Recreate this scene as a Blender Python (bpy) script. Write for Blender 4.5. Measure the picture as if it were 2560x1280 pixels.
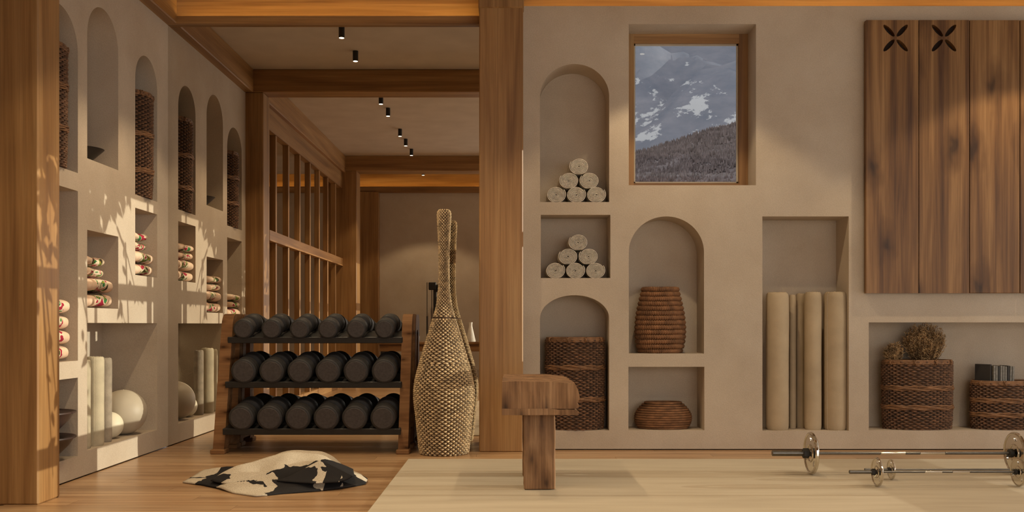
import bpy, bmesh, math, random
from mathutils import Vector, Matrix, noise
R = random.Random(7)
PI = math.pi
for o in list(bpy.data.objects): bpy.data.objects.remove(o)
SC = bpy.context.scene
COL = SC.collection

# ------------------------------------------------------------------ camera, world, sun, exposure
cam = bpy.data.cameras.new('camera'); camo = bpy.data.objects.new('camera', cam); COL.objects.link(camo)
camo.location = (0, 0, 1.0); camo.rotation_euler = (PI/2, 0, 0)
cam.sensor_width = 36; cam.lens = 33.75; cam.shift_y = 172/2560; cam.clip_start = .05; cam.clip_end = 20000
SC.camera = camo
w = bpy.data.worlds.new('sky'); SC.world = w; w.use_nodes = True
bg = w.node_tree.nodes['Background']; bg.inputs[0].default_value = (1.0, .965, .91, 1); bg.inputs[1].default_value = 1.0
SUN_TAN = .15
sl = bpy.data.lights.new('sun', 'SUN'); sl.energy = 3.1; sl.color = (1, .94, .75); sl.angle = math.radians(.12)
so = bpy.data.objects.new('sun', sl); COL.objects.link(so)
so.rotation_euler = Vector((-1, 0.0, -SUN_TAN)).to_track_quat('-Z', 'Y').to_euler(); so.location = (12, 6, 6)
def area_lamp(name, loc, rot, sx, sy, e, c):           # area lamp set at a wall opening to add light
    l = bpy.data.lights.new(name, 'AREA'); l.shape = 'RECTANGLE'; l.size = sx; l.size_y = sy; l.energy = e; l.color = c
    o = bpy.data.objects.new(name, l); COL.objects.link(o); o.location = loc; o.rotation_euler = rot
area_lamp('rear_fill_light', (2.55, -2.3, 1.65), (PI/2, 0, 0), 4.7, 3.0, 92, (1, .95, .89))  # fill lamp added behind the camera, at an unseen rear opening
area_lamp('side_window_daylight', (5.36, 2.9, 1.65), (0, PI/2, 0), 3.0, 9.3, 50, (1, .96, .92))
vs = SC.view_settings; vs.view_transform = 'Standard'; vs.look = 'None'; vs.gamma = 1; vs.use_curve_mapping = False
vs.exposure = 0.02
LAMP_W = 80; LED = 17.0

# ------------------------------------------------------------------ helpers
YB, YM, XL = 7.668, 7.87, -2.82        # back wall, mirror, left wall
def bw(x, y): return (x-1280)/313, 1+(812-y)/313
def lw(x, y): return 6768/(1280-x), 1+(812-y)*2.82/(1280-x)

def tag(o, label=None, cat=None, group=None, kind=None):
    if label: o['label'] = label
    if cat: o['category'] = cat
    if group: o['group'] = group
    if kind: o['kind'] = kind
    return o
def link(name, me, mat=None, parent=None, loc=(0,0,0), rot=(0,0,0), smooth=False):
    o = bpy.data.objects.new(name, me); COL.objects.link(o)
    if mat is not None and me is not None and not me.materials: me.materials.append(mat)
    o.location = loc; o.rotation_euler = rot
    if parent is not None: o.parent = parent
    if smooth and me is not None:
        me.polygons.foreach_set('use_smooth', [True]*len(me.polygons))
    return o
def empty(name, loc=(0,0,0), rot=(0,0,0)): return link(name, None, loc=loc, rot=rot)
def sharp(me, ang=40):
    me.set_sharp_from_angle(angle=math.radians(ang))
def pyd(name, v, f):
    me = bpy.data.meshes.new(name); me.from_pydata([tuple(p) for p in v], [], f); me.update(); return me
def bm_mesh(name, bm, recalc=True):
    if recalc: bmesh.ops.recalc_face_normals(bm, faces=bm.faces)
    me = bpy.data.meshes.new(name); bm.to_mesh(me); bm.free(); return me
def add_box(bm, lo, hi, bev=0, seg=1):
    r = bmesh.ops.create_cube(bm, size=1)
    vv = r['verts']
    for v in vv:
        v.co = Vector([lo[i]+(v.co[i]+.5)*(hi[i]-lo[i]) for i in range(3)])
    if bev:
        es = list({e for v in vv for e in v.link_edges})
        bmesh.ops.bevel(bm, geom=es, offset=bev, segments=seg, affect='EDGES', clamp_overlap=True)
def box(name, lo, hi, mat, parent=None, bev=0, seg=1, loc=(0,0,0), rot=(0,0,0)):
    bm = bmesh.new(); add_box(bm, lo, hi, bev, seg)
    return link(name, bm_mesh(name, bm), mat, parent, loc, rot)
def boxes(name, lst, mat, parent=None, bev=0):
    bm = bmesh.new()
    for lo, hi in lst: add_box(bm, lo, hi, bev)
    return link(name, bm_mesh(name, bm), mat, parent)
def struct(o, label=None, cat=None):
    o['kind'] = 'structure'
    return tag(o, label, cat)
def slab(name, outer, holes, th, mp):
    cu = bpy.data.curves.new('t', 'CURVE'); cu.dimensions = '2D'; cu.fill_mode = 'BOTH'; cu.extrude = th/2
    for ring in [outer]+list(holes):
        s = cu.splines.new('POLY'); s.points.add(len(ring)-1); s.use_cyclic_u = True
        for p, q in zip(s.points, ring): p.co = (q[0], q[1], 0, 1)
    o = bpy.data.objects.new('t', cu); COL.objects.link(o)
    dg = bpy.context.evaluated_depsgraph_get(); dg.update()
    me = bpy.data.meshes.new_from_object(o.evaluated_get(dg)); me.name = name
    bpy.data.objects.remove(o); bpy.data.curves.remove(cu)
    for v in me.vertices: v.co = mp(v.co.x, v.co.y, v.co.z+th/2)
    me.materials.clear()
    bm = bmesh.new(); bm.from_mesh(me)
    bmesh.ops.remove_doubles(bm, verts=bm.verts, dist=1e-5)
    bmesh.ops.recalc_face_normals(bm, faces=bm.faces)
    for q in bm.faces: q.smooth = False
    bm.to_mesh(me); bm.free()
    return me
def rect(a0, b0, a1, b1): return [(a0,b0),(a1,b0),(a1,b1),(a0,b1)]
def arch(a0, b0, a1, b1, rise, n=56):
    c, h = (a0+a1)/2, (a1-a0)/2
    return [(a0,b0),(a1,b0)]+[(c+h*math.cos(PI*i/n), b1-rise+rise*math.sin(PI*i/n)) for i in range(n+1)]
def bevel_mod(o, wd=.008, seg=2, ang=40):
    m = o.modifiers.new('soft_edge', 'BEVEL'); m.width = wd; m.segments = seg; m.limit_method = 'ANGLE'; m.angle_limit = math.radians(ang)
def lathe(name, prof, n=48, sy=1.0):
    v, f = [], []
    for r, z in prof:
        for j in range(n):
            a = 2*PI*j/n; v.append((r*math.cos(a), r*sy*math.sin(a), z))
    for i in range(len(prof)-1):
        for j in range(n):
            a, b = i*n+j, i*n+(j+1) % n; f.append((a, b, b+n, a+n))
    f.append(tuple(range(n-1, -1, -1))); f.append(tuple((len(prof)-1)*n+j for j in range(n)))
    return pyd(name, v, f)
def tube(v, f, pts, rad, n=6, cap=True):
    b0 = len(v)
    pts = [Vector(p) for p in pts]
    for i, p in enumerate(pts):
        d = (pts[min(i+1, len(pts)-1)]-pts[max(i-1, 0)]).normalized()
        u = d.orthogonal().normalized() if i == 0 else (u-d*u.dot(d)).normalized()
        w_ = d.cross(u)
        r = rad[i] if isinstance(rad, (list, tuple)) else rad
        for j in range(n):
            a = 2*PI*j/n; v.append(p+u*r*math.cos(a)+w_*r*math.sin(a))
    for i in range(len(pts)-1):
        for j in range(n):
            a, b = b0+i*n+j, b0+i*n+(j+1) % n; f.append((a, b, b+n, a+n))
    if cap:
        f.append(tuple(b0+j for j in range(n-1, -1, -1))); f.append(tuple(b0+(len(pts)-1)*n+j for j in range(n)))
def interp(prof, z):
    for (z0, r0), (z1, r1) in zip(prof, prof[1:]):
        if z <= z1: t = max(0, (z-z0)/max(1e-6, z1-z0)); return r0+(r1-r0)*t
    return prof[-1][1]
def smooth_prof(prof, n):
    # Catmull-Rom through (z, r)
    out = []
    P = [prof[0]]+prof+[prof[-1]]
    for i in range(1, len(P)-2):
        for k in range(n):
            t = k/n; q = []
            for c in (0, 1):
                p0, p1, p2, p3 = P[i-1][c], P[i][c], P[i+1][c], P[i+2][c]
                q.append(.5*(2*p1+(p2-p0)*t+(2*p0-5*p1+4*p2-p3)*t*t+(3*p1-p0-3*p2+p3)*t**3))
            out.append((q[0], q[1]))
    out.append(prof[-1]); return out

# ------------------------------------------------------------------ materials
def nodes(name):
    m = bpy.data.materials.new(name); m.use_nodes = True
    nt = m.node_tree; return m, nt, nt.nodes['Principled BSDF']
def N(nt, t, **kw):
    n = nt.nodes.new(t)
    for k, v in kw.items():
        if k in n.inputs: n.inputs[k].default_value = v
        else: setattr(n, k, v)
    return n
def ramp(nt, fac, stops):
    r = nt.nodes.new('ShaderNodeValToRGB'); e = r.color_ramp.elements
    while len(e) < len(stops): e.new(.5)
    for el, (p, c) in zip(e, stops): el.position = p; el.color = (*c, 1)
    nt.links.new(fac, r.inputs[0]); return r.outputs[0]
def coords(nt, scale, rnd=True, kind='Object'):
    tc = nt.nodes.new('ShaderNodeTexCoord'); out = tc.outputs[kind]
    if rnd:
        oi = nt.nodes.new('ShaderNodeObjectInfo'); mu = N(nt, 'ShaderNodeMath', operation='MULTIPLY'); mu.inputs[1].default_value = 37.0
        nt.links.new(oi.outputs['Random'], mu.inputs[0])
        ad = N(nt, 'ShaderNodeVectorMath', operation='ADD'); nt.links.new(out, ad.inputs[0]); nt.links.new(mu.outputs[0], ad.inputs[1]); out = ad.outputs[0]
    mp = nt.nodes.new('ShaderNodeMapping'); mp.inputs['Scale'].default_value = scale
    nt.links.new(out, mp.inputs[0]); return mp.outputs[0]
def bump(nt, bs, h, strength, dist):
    b = N(nt, 'ShaderNodeBump'); b.inputs['Strength'].default_value = strength; b.inputs['Distance'].default_value = dist
    nt.links.new(h, b.inputs['Height']); nt.links.new(b.outputs[0], bs.inputs['Normal'])
def mix(nt, fac, a, b, bt='MIX'):
    m = nt.nodes.new('ShaderNodeMix'); m.data_type = 'RGBA'; m.blend_type = bt
    for s, val in ((m.inputs[0], fac), (m.inputs[6], a), (m.inputs[7], b)):
        if hasattr(val, 'links'): nt.links.new(val, s)
        else: s.default_value = val if isinstance(val, float) else (*val, 1)
    return m.outputs[2]
def simple(name, c, rough=.6, metal=0, var=.12, scale=8, bs=0, bd=.002, bscale=60, spec=.4):
    m, nt, p = nodes(name)
    n = N(nt, 'ShaderNodeTexNoise'); n.inputs['Scale'].default_value = scale; n.inputs['Detail'].default_value = 5
    nt.links.new(coords(nt, (1,1,1)), n.inputs[0])
    lo = tuple(x*(1-var) for x in c); hi = tuple(min(1, x*(1+var)) for x in c)
    nt.links.new(ramp(nt, n.outputs[0], [(.3, lo), (.7, hi)]), p.inputs['Base Color'])
    p.inputs['Roughness'].default_value = rough; p.inputs['Metallic'].default_value = metal; p.inputs['Specular IOR Level'].default_value = spec
    if bs:
        n2 = N(nt, 'ShaderNodeTexNoise'); n2.inputs['Scale'].default_value = bscale; n2.inputs['Detail'].default_value = 4
        nt.links.new(coords(nt, (1,1,1)), n2.inputs[0]); bump(nt, p, n2.outputs[0], bs, bd)
    return m
def wood(name, cols, axis=2, rough=.5, across=9, along=.5, fine=70, bs=.15, knots=0, spec=.4, fstr=.45, kr=1.0):
    m, nt, p = nodes(name)
    sc = [across]*3; sc[axis] = along
    sf = [fine]*3; sf[axis] = 1.2
    n1 = N(nt, 'ShaderNodeTexNoise'); n1.inputs['Scale'].default_value = 1; n1.inputs['Detail'].default_value = 4; n1.inputs['Distortion'].default_value = .6
    nt.links.new(coords(nt, sc), n1.inputs[0])
    n2 = N(nt, 'ShaderNodeTexNoise'); n2.inputs['Scale'].default_value = 1; n2.inputs['Detail'].default_value = 6; n2.inputs['Roughness'].default_value = .7
    nt.links.new(coords(nt, sf), n2.inputs[0])
    c1 = ramp(nt, n1.outputs[0], [(.28, cols[0]), (.5, cols[1]), (.72, cols[2])])
    g = ramp(nt, n2.outputs[0], [(.35, (.42,.38,.34)), (.62, (1,1,1))])
    c = mix(nt, fstr, c1, g, 'MULTIPLY')
    if knots:
        v = N(nt, 'ShaderNodeTexVoronoi'); v.voronoi_dimensions = '2D'; v.inputs['Scale'].default_value = knots
        sk = [1.0]*3; sk[axis] = .45
        n3 = N(nt, 'ShaderNodeTexNoise'); n3.inputs['Scale'].default_value = 9
        cc = coords(nt, sk); nt.links.new(cc, n3.inputs[0])
        av = N(nt, 'ShaderNodeVectorMath', operation='MULTIPLY_ADD'); nt.links.new(n3.outputs[1], av.inputs[0]); av.inputs[1].default_value = (.35/knots,)*3; nt.links.new(cc, av.inputs[2])
        sq = nt.nodes.new('ShaderNodeSeparateXYZ'); cq = nt.nodes.new('ShaderNodeCombineXYZ'); nt.links.new(av.outputs[0], sq.inputs[0]); nt.links.new(sq.outputs[0], cq.inputs[0]); nt.links.new(sq.outputs[2], cq.inputs[1])
        nt.links.new(cq.outputs[0], v.inputs[0])
        k = ramp(nt, v.outputs[0], [(.03, (.16,.13,.11)), (.12*kr, (.55,.5,.45)), (.32*kr, (1,1,1))])
        c = mix(nt, .85, c, k, 'MULTIPLY')
    oi = nt.nodes.new('ShaderNodeObjectInfo')
    t = ramp(nt, oi.outputs['Random'], [(0, (.84,.84,.84)), (1, (1.0,1.0,1.0))])
    c = mix(nt, 1.0, c, t, 'MULTIPLY')
    nt.links.new(c, p.inputs['Base Color']); p.inputs['Roughness'].default_value = rough; p.inputs['Specular IOR Level'].default_value = spec
    bump(nt, p, n2.outputs[0], bs, .003)
    return m
def emis(name, c, s):
    m, nt, p = nodes(name); p.inputs['Base Color'].default_value = (*c, 1); p.inputs['Emission Color'].default_value = (*c, 1); p.inputs['Emission Strength'].default_value = s; return m

def plaster_mat():
    m, nt, p = nodes('plaster')
    n = N(nt, 'ShaderNodeTexNoise'); n.inputs['Scale'].default_value = 1.6; n.inputs['Detail'].default_value = 6; n.inputs['Roughness'].default_value = .6
    nt.links.new(coords(nt, (1,1,1), False), n.inputs[0])
    c = ramp(nt, n.outputs[0], [(.3, (.475,.385,.29)), (.7, (.58,.49,.385))])
    n3 = N(nt, 'ShaderNodeTexNoise'); n3.inputs['Scale'].default_value = 120; n3.inputs['Detail'].default_value = 3
    nt.links.new(coords(nt, (1,1,1), False), n3.inputs[0])
    sp = ramp(nt, n3.outputs[0], [(.3, (.86,.86,.86)), (.7, (1,1,1))])
    nt.links.new(mix(nt, .8, c, sp, 'MULTIPLY'), p.inputs['Base Color'])
    p.inputs['Roughness'].default_value = .85; p.inputs['Specular IOR Level'].default_value = .25
    bump(nt, p, n3.outputs[0], .24, .006); return m
M = {}
M['plaster'] = plaster_mat()
M['ceil'] = simple('ceiling_plaster', (.52,.44,.35), .9, var=.06, scale=3, bs=.2, bscale=120)
OAK = [(.23,.108,.034), (.37,.195,.07), (.47,.275,.112)]
M['oak_z'] = wood('oak_vertical_grain', OAK, 2, .45)
M['oak_x'] = wood('oak_long_grain', OAK, 0, .45)
M['oak_y'] = wood('oak_depth_grain', OAK, 1, .45)
FL = [(.31,.165,.072), (.46,.275,.14), (.57,.37,.20)]
M['floor'] = wood('floor_board_wood', FL, 0, .3, across=14, along=.7, fine=90, bs=.05, spec=.5)
WAL = [(.085,.035,.014), (.24,.118,.042), (.41,.225,.09)]
M['walnut'] = wood('walnut_planks', WAL, 2, .40, across=11, along=.55, fine=80, bs=.2, knots=2.4, kr=.8, fstr=.6)
RUS = [(.15,.075,.034), (.31,.168,.08), (.44,.262,.138)]
M['rustic'] = wood('rustic_timber', RUS, 2, .75, across=10, along=1.6, fine=75, bs=.6, knots=6.5, fstr=.8)
M['rustic_y'] = wood('rustic_timber_seat', RUS, 1, .75, across=10, along=1.2, fine=75, bs=.6, knots=2.2)
M['rackwood'] = wood('rack_wood', [(.14,.062,.024), (.26,.13,.055), (.34,.185,.085)], 0, .7, across=9, along=2.2, fine=50, bs=.25, knots=9, kr=.8, spec=.12)
M['deskwood'] = wood('desk_wood', WAL, 0, .4)
M['black'] = simple('black_metal', (.016,.015,.014), .45, 0, .2, 20)
M['rubber'] = simple('black_rubber', (.021,.019,.018), .62, 0, .25, 90, bs=.25, bscale=220, bd=.002, spec=.5)
M['rubber_face'] = simple('rubber_end_face', (.055,.047,.044), .7, 0, .2, 60, bs=.4, bscale=160, bd=.002)
M['chrome'] = simple('polished_steel', (.70,.66,.58), .08, 1, .05, 4)
M['steel'] = simple('dark_steel', (.16,.15,.135), .32, 1, .1, 30)
M['white'] = simple('white_ceramic', (.72,.69,.62), .5)
M['towel'] = simple('cream_towelling', (.66,.60,.51), .95, var=.14, scale=40, bs=.6, bscale=260, bd=.004, spec=.1)
M['mat_tan'] = simple('tan_mat', (.47,.37,.245), .85, var=.1, scale=5, bs=.35, bscale=150, bd=.003, spec=.15)
M['mat_sage'] = simple('sage_mat', (.44,.38,.27), .9, var=.14, scale=8, bs=.4, bscale=150, bd=.003, spec=.15)
M['mat_grey'] = simple('grey_mat', (.30,.25,.19), .9, var=.2, scale=14, bs=.5, bscale=150, bd=.004, spec=.15)
M['ball_grey'] = simple('matt_grey_vinyl', (.45,.385,.29), .5, var=.05)
M['ball_cream'] = simple('cream_vinyl', (.68,.62,.47), .55, var=.04)
M['bowl'] = simple('charcoal_clay', (.022,.017,.015), .5, var=.3, scale=9)
M['bowl2'] = simple('brown_black_clay', (.045,.025,.02), .45, var=.3, scale=5)
M['wick'] = simple('dark_wicker', (.135,.066,.032), .6, var=.6, scale=26)
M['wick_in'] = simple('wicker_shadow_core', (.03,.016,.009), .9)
M['wick_rim'] = simple('wicker_rim', (.22,.11,.05), .55, var=.4, scale=20)
M['rope'] = simple('brown_rope', (.21,.098,.042), .75, var=.4, scale=16)
M['sea'] = simple('pale_seagrass', (.52,.385,.22), .6, var=.55, scale=34)
M['sea_in'] = simple('seagrass_shadow_core', (.085,.05,.028), .9, var=.3)  # dark inner body, paints the shade in the gaps between strands
M['dry'] = simple('dried_sprigs', (.46,.30,.145), .9, var=.5, scale=14)
M['stem'] = simple('dry_stem', (.16,.09,.04), .9)
M['paper'] = simple('grey_paper', (.20,.19,.17), .7, var=.25, scale=60)
M['cover'] = simple('charcoal_cover', (.035,.032,.03), .6)
M['rug'] = None
def rug_mat():
    m, nt, p = nodes('woven_rug')
    n = N(nt, 'ShaderNodeTexNoise'); n.inputs['Scale'].default_value = 1; n.inputs['Detail'].default_value = 5
    nt.links.new(coords(nt, (1.2, 8, 8), False), n.inputs[0])
    nt.links.new(ramp(nt, n.outputs[0], [(.3, (.40,.335,.245)), (.7, (.47,.40,.30))]), p.inputs['Base Color'])
    n2 = N(nt, 'ShaderNodeTexNoise'); n2.inputs['Scale'].default_value = 1; nt.links.new(coords(nt, (60, 260, 260), False), n2.inputs[0])
    bump(nt, p, n2.outputs[0], .3, .003); p.inputs['Roughness'].default_value = .9; p.inputs['Specular IOR Level'].default_value = .15; return m
M['rug'] = rug_mat()
def mirror_mat():
    m, nt, p = nodes('mirror_glass'); p.inputs['Base Color'].default_value = (.735,.695,.64,1); p.inputs['Metallic'].default_value = 1; p.inputs['Roughness'].default_value = 0.0; return m
M['mirror'] = mirror_mat()
def glass_mat():
    m, nt, p = nodes('window_glass'); nt.nodes.remove(p)
    out = nt.nodes['Material Output']; t = N(nt, 'ShaderNodeBsdfTransparent'); t.inputs[0].default_value = (.93,.95,.97,1)
    g = N(nt, 'ShaderNodeBsdfGlossy'); g.inputs['Roughness'].default_value = .01
    fr = N(nt, 'ShaderNodeFresnel'); fr.inputs[0].default_value = 1.45
    mx = nt.nodes.new('ShaderNodeMixShader'); nt.links.new(fr.outputs[0], mx.inputs[0]); nt.links.new(t.outputs[0], mx.inputs[1]); nt.links.new(g.outputs[0], mx.inputs[2]); nt.links.new(mx.outputs[0], out.inputs[0]); return m
M['glass'] = glass_mat()
M['led'] = emis('warm_led', (1, .66, .22), LED)
M['lens'] = emis('lamp_lens', (1, .88, .66), 5)
def floral_mat():
    m, nt, p = nodes('floral_blanket')
    tc = nt.nodes.new('ShaderNodeTexCoord'); sx = nt.nodes.new('ShaderNodeSeparateXYZ'); nt.links.new(tc.outputs['Object'], sx.inputs[0])
    n = N(nt, 'ShaderNodeTexNoise'); n.inputs['Scale'].default_value = 14; nt.links.new(coords(nt, (1,1,1)), n.inputs[0])
    base = ramp(nt, n.outputs[0], [(.3, (.60,.40,.27)), (.7, (.72,.54,.39))])
    n2 = N(nt, 'ShaderNodeTexNoise'); n2.inputs['Scale'].default_value = 15; n2.inputs['Detail'].default_value = 1; n2.inputs['Distortion'].default_value = 1.2; nt.links.new(coords(nt, (1,.7,1)), n2.inputs[0])
    mot = ramp(nt, n2.outputs[0], [(.36, (.30,.02,.04)), (.44, (.62,.50,.36)), (.53, (.62,.50,.36)), (.56, (.03,.16,.05)), (.62, (.30,.26,.03)), (.66, (.05,.03,.03))])
    e = [x for x in nt.nodes if x.type == 'VALTORGB'][-1]; e.color_ramp.interpolation = 'CONSTANT'
    # embroidered band in the middle of the roll
    a = N(nt, 'ShaderNodeMath', operation='SUBTRACT'); nt.links.new(sx.outputs[1], a.inputs[0]); a.inputs[1].default_value = .02
    b = N(nt, 'ShaderNodeMath', operation='ABSOLUTE'); nt.links.new(a.outputs[0], b.inputs[0])
    c = N(nt, 'ShaderNodeMath', operation='LESS_THAN'); nt.links.new(b.outputs[0], c.inputs[0]); c.inputs[1].default_value = .085
    nt.links.new(mix(nt, c.outputs[0], base, mot), p.inputs['Base Color'])
    p.inputs['Roughness'].default_value = .85; p.inputs['Specular IOR Level'].default_value = .15
    bump(nt, p, n.outputs[0], .2, .004); return m
M['floral'] = floral_mat()
def throw_mat():
    m, nt, p = nodes('patterned_throw')
    v = N(nt, 'ShaderNodeTexVoronoi'); v.distance = 'CHEBYCHEV'; v.inputs['Scale'].default_value = 6.5; v.inputs['Randomness'].default_value = 1
    nz = N(nt, 'ShaderNodeTexNoise'); nz.inputs['Scale'].default_value = 9; cc = coords(nt, (1, 1, .3), False); nt.links.new(cc, nz.inputs[0])
    av = N(nt, 'ShaderNodeVectorMath', operation='MULTIPLY_ADD'); nt.links.new(nz.outputs[1], av.inputs[0]); av.inputs[1].default_value = (.10,.10,.05); nt.links.new(cc, av.inputs[2]); nt.links.new(av.outputs[0], v.inputs[0])
    sp = nt.nodes.new('ShaderNodeSeparateColor'); nt.links.new(v.outputs['Color'], sp.inputs[0])
    lt = N(nt, 'ShaderNodeMath', operation='LESS_THAN'); nt.links.new(sp.outputs[0], lt.inputs[0]); lt.inputs[1].default_value = .40
    n = N(nt, 'ShaderNodeTexNoise'); n.inputs['Scale'].default_value = 230; nt.links.new(coords(nt, (1,1,1), False), n.inputs[0])
    cream = ramp(nt, n.outputs[0], [(.35, (.38,.32,.24)), (.6, (.56,.49,.385))])
    tc = nt.nodes.new('ShaderNodeTexCoord'); sx = nt.nodes.new('ShaderNodeSeparateXYZ'); nt.links.new(tc.outputs['Object'], sx.inputs[0])
    def cmp_(x_, w_):
        q = N(nt, 'ShaderNodeMath', operation='COMPARE'); nt.links.new(sx.outputs[0], q.inputs[0]); q.inputs[1].default_value = x_; q.inputs[2].default_value = w_; return q.outputs[0]
    def mx_(a_, b_):
        q = N(nt, 'ShaderNodeMath', operation='MAXIMUM'); nt.links.new(a_, q.inputs[0]); nt.links.new(b_, q.inputs[1]); return q.outputs[0]
    black = mx_(mx_(lt.outputs[0], cmp_(-1.91, .055)), cmp_(-1.09, .045))
    nt.links.new(mix(nt, black, cream, (.022,.020,.020)), p.inputs['Base Color']); p.inputs['Roughness'].default_value = .9; p.inputs['Specular IOR Level'].default_value = .1
    bump(nt, p, n.outputs[0], .5, .004); return m
M['throw'] = throw_mat()

# ------------------------------------------------------------------ setting: floor
base = struct(box('floor', (-6, -2.6, -.06), (5.4, 8.2, -.004), M['floor']))
plank_cache = {}
def plank(x0, x1, y0, y1):
    L, W = round(x1-x0, 3), round(y1-y0, 3)
    if (L, W) not in plank_cache:
        bm = bmesh.new(); add_box(bm, (0, 0, -.006), (L-.0018, W-.0018, 0)); plank_cache[(L, W)] = bm_mesh('floor_board', bm)
    o = link('floor_board', plank_cache[(L, W)], M['floor'], base); o.location = (x0, y0, 0)
PW = .15
row = 0; y = 4.87
while y < YM-.01:
    y1 = min(y+PW, YM)
    xend = 4.45 if y > 6.95 else 0.0
    if y >= YB: xend = .1
    x = XL - [0, 1.05, .5, 1.45, .8][row % 5]; first = True
    while x < xend-.05:
        x1 = x+1.8
        a, b = max(x, XL), min(x1, xend)
        if b-a > .05: plank(a, b, y, y1)
        x = x1
    row += 1; y += PW
struct(box('floor_rear', (-6, -2.3, -.004), (5.2, 4.868, 0), M['floor']))

# ------------------------------------------------------------------ setting: back wall with niches
D = .30
def bwr(x0, y0, x1, y1): (a, c), (b, d) = bw(x0, y0), bw(x1, y1); return a, d, b, c
holes = []
holes.append(arch(*bwr(1350,160,1523,505), 82/313))
holes.append(rect(*bwr(1352,537,1526,695)))
holes.append(arch(*bwr(1350,738,1523,1076), 58/313))
holes.append(arch(*bwr(1572,541,1760,884), 90/313))
holes.append(rect(*bwr(1571,917,1761,1076)))
holes.append(rect(*bwr(1906,541,2122,1077)))
holes.append(rect(*bwr(2172,806,2740,1076)))
WINR = bwr(1572,60,1890,463)
me = slab('wall_back', rect(-.02, .008, 5.2, 3.546), holes+[rect(*WINR)], D, lambda a, b, c: (a, YB+c, b))
wall_back = struct(link('wall_back', me, M['plaster']))
me = slab('niche_backing', rect(-.02, 0, 5.2, 3.5), [rect(*WINR)], .06, lambda a, b, c: (a, YB+D+c, b))
link('niche_backing', me, M['plaster'], wall_back)
NF = {k: bw(0, v)[1] for k, v in dict(n1=505, n2=695, n3=1076, n4=884, n5=1076, n6=1077, n7=1076).items()}

# window_1 (in the back wall)
win = struct(empty('window_1', (0, 0, 0)))
x0, z0, x1, z1 = WINR
yf = YB+.262; fw = .075
box('frame_rail', (x0-.02, yf, z1-fw), (x1+.02, yf+.07, z1+.01), M['oak_x'], win, .003)
box('frame_rail', (x0-.02, yf, z0-.01), (x1+.02, yf+.07, z0+fw*.75), M['oak_x'], win, .003)
box('frame_stile', (x0-.01, yf-.001, z0-.005), (x0+fw, yf+.068, z1+.005), M['oak_z'], win, .003)
box('frame_stile', (x1-fw, yf-.001, z0-.005), (x1+.01, yf+.068, z1+.005), M['oak_z'], win, .003)
box('pane', (x0+fw-.02, yf+.045, z0+fw*.75-.02), (x1-fw+.02, yf+.052, z1-fw+.02), M['glass'], win)
boxes('pane_bead', [((x0+fw-.001, yf+.03, z1-fw-.014), (x1-fw+.001, yf+.044, z1-fw+.001)), ((x1-fw-.014, yf+.03, z0+fw*.7), (x1-fw+.001, yf+.044, z1-fw)),
                    ((x0+fw-.001, yf+.03, z0+fw*.7), (x0+fw+.014, yf+.044, z1-fw)), ((x0+fw, yf+.03, z0+fw*.75-.001), (x1-fw, yf+.044, z0+fw*.75+.014))], M['ball_grey'], win)

# left wall with niches
DL = .44
CA, CB, CC = (7.185, 7.63), (6.373, 6.876), (5.72, 6.236)
holes = [arch(CC[0], 1.985, CC[1], 3.0, .24), rect(CC[0], .767, CC[1], 1.868), rect(CC[0], .147, CC[1], .657),
         arch(CB[0], 2.106, CB[1], 3.178, .25), rect(CB[0], 1.114, CB[1], 1.631),
         arch(CA[0], 1.976, CA[1], 3.068, .22), rect(CA[0], 1.374, CA[1], 1.877), rect(CB[0], .165, CA[1], 1.013)]
me = slab('wall_left', rect(5.56, .008, YM+.01, 3.46), holes, DL, lambda a, b, c: (XL-c, a, b))
wall_left = struct(link('wall_left', me, M['plaster']))
box('niche_backing', (XL-DL-.06, 5.56, 0), (XL-DL, YM+.01, 3.46), M['plaster'], wall_left)
# rest of the shell
def shell(name, lo, hi, mat): return struct(box(name, lo, hi, mat))
shell('wall_far_left', (-6.1, -2.3, 0), (-6, 5.6, 4.1), M['plaster'])
shell('wall_side_bay', (-6, 5.56, 0), (XL-DL-.06, 5.66, 3.7), M['plaster'])
RW = [(-1.9, .8), (1.3, 4.3), (4.7, 7.555)]
me = slab('wall_right', rect(-2.3, 0, 8.2, 4.1), [rect(a, .12, b, 3.17) for a, b in RW], .2, lambda a, b, c: (5.2+c, a, b))
struct(link('wall_right', me, M['plaster']))
for i, (a, b) in enumerate(RW):
    wn = struct(empty('window_%d' % (i+2), (5.3, (a+b)/2, .12)))
    for z in (2.45, 1.43, .41): box('glazing_bar', (5.24, a, z-.055), (5.30, b, z+.055), M['oak_y'], wn)
    yv = b-.12
    while yv > a+.1:
        box('glazing_bar', (5.24, yv-.022, .12), (5.30, yv+.022, 3.17), M['oak_z'], wn); yv -= .93
    for ch in wn.children: ch.matrix_parent_inverse = Matrix.Translation(wn.location).inverted()
me = slab('wall_rear', rect(-6, 0, 5.2, 3.46), [rect(.15, .12, 4.95, 3.2)], .15, lambda a, b, c: (a, -2.2-c, b))  # unseen opening added here to light the back wall from the front
struct(link('wall_rear', me, M['plaster']))
me = slab('ceiling', rect(-6, -1.45, 5.2, 7.6), [], .25, lambda a, b, c: (a, b, 3.70+c))
struct(link('ceiling', me, M['ceil']))
shell('ceiling_cove', (-6, 7.55, 4.02), (5.2, 8.2, 4.1), M['ceil'])
shell('ceiling_cove_rear', (-6, -2.6, 4.02), (5.2, -1.4, 4.1), M['ceil'])
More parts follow.
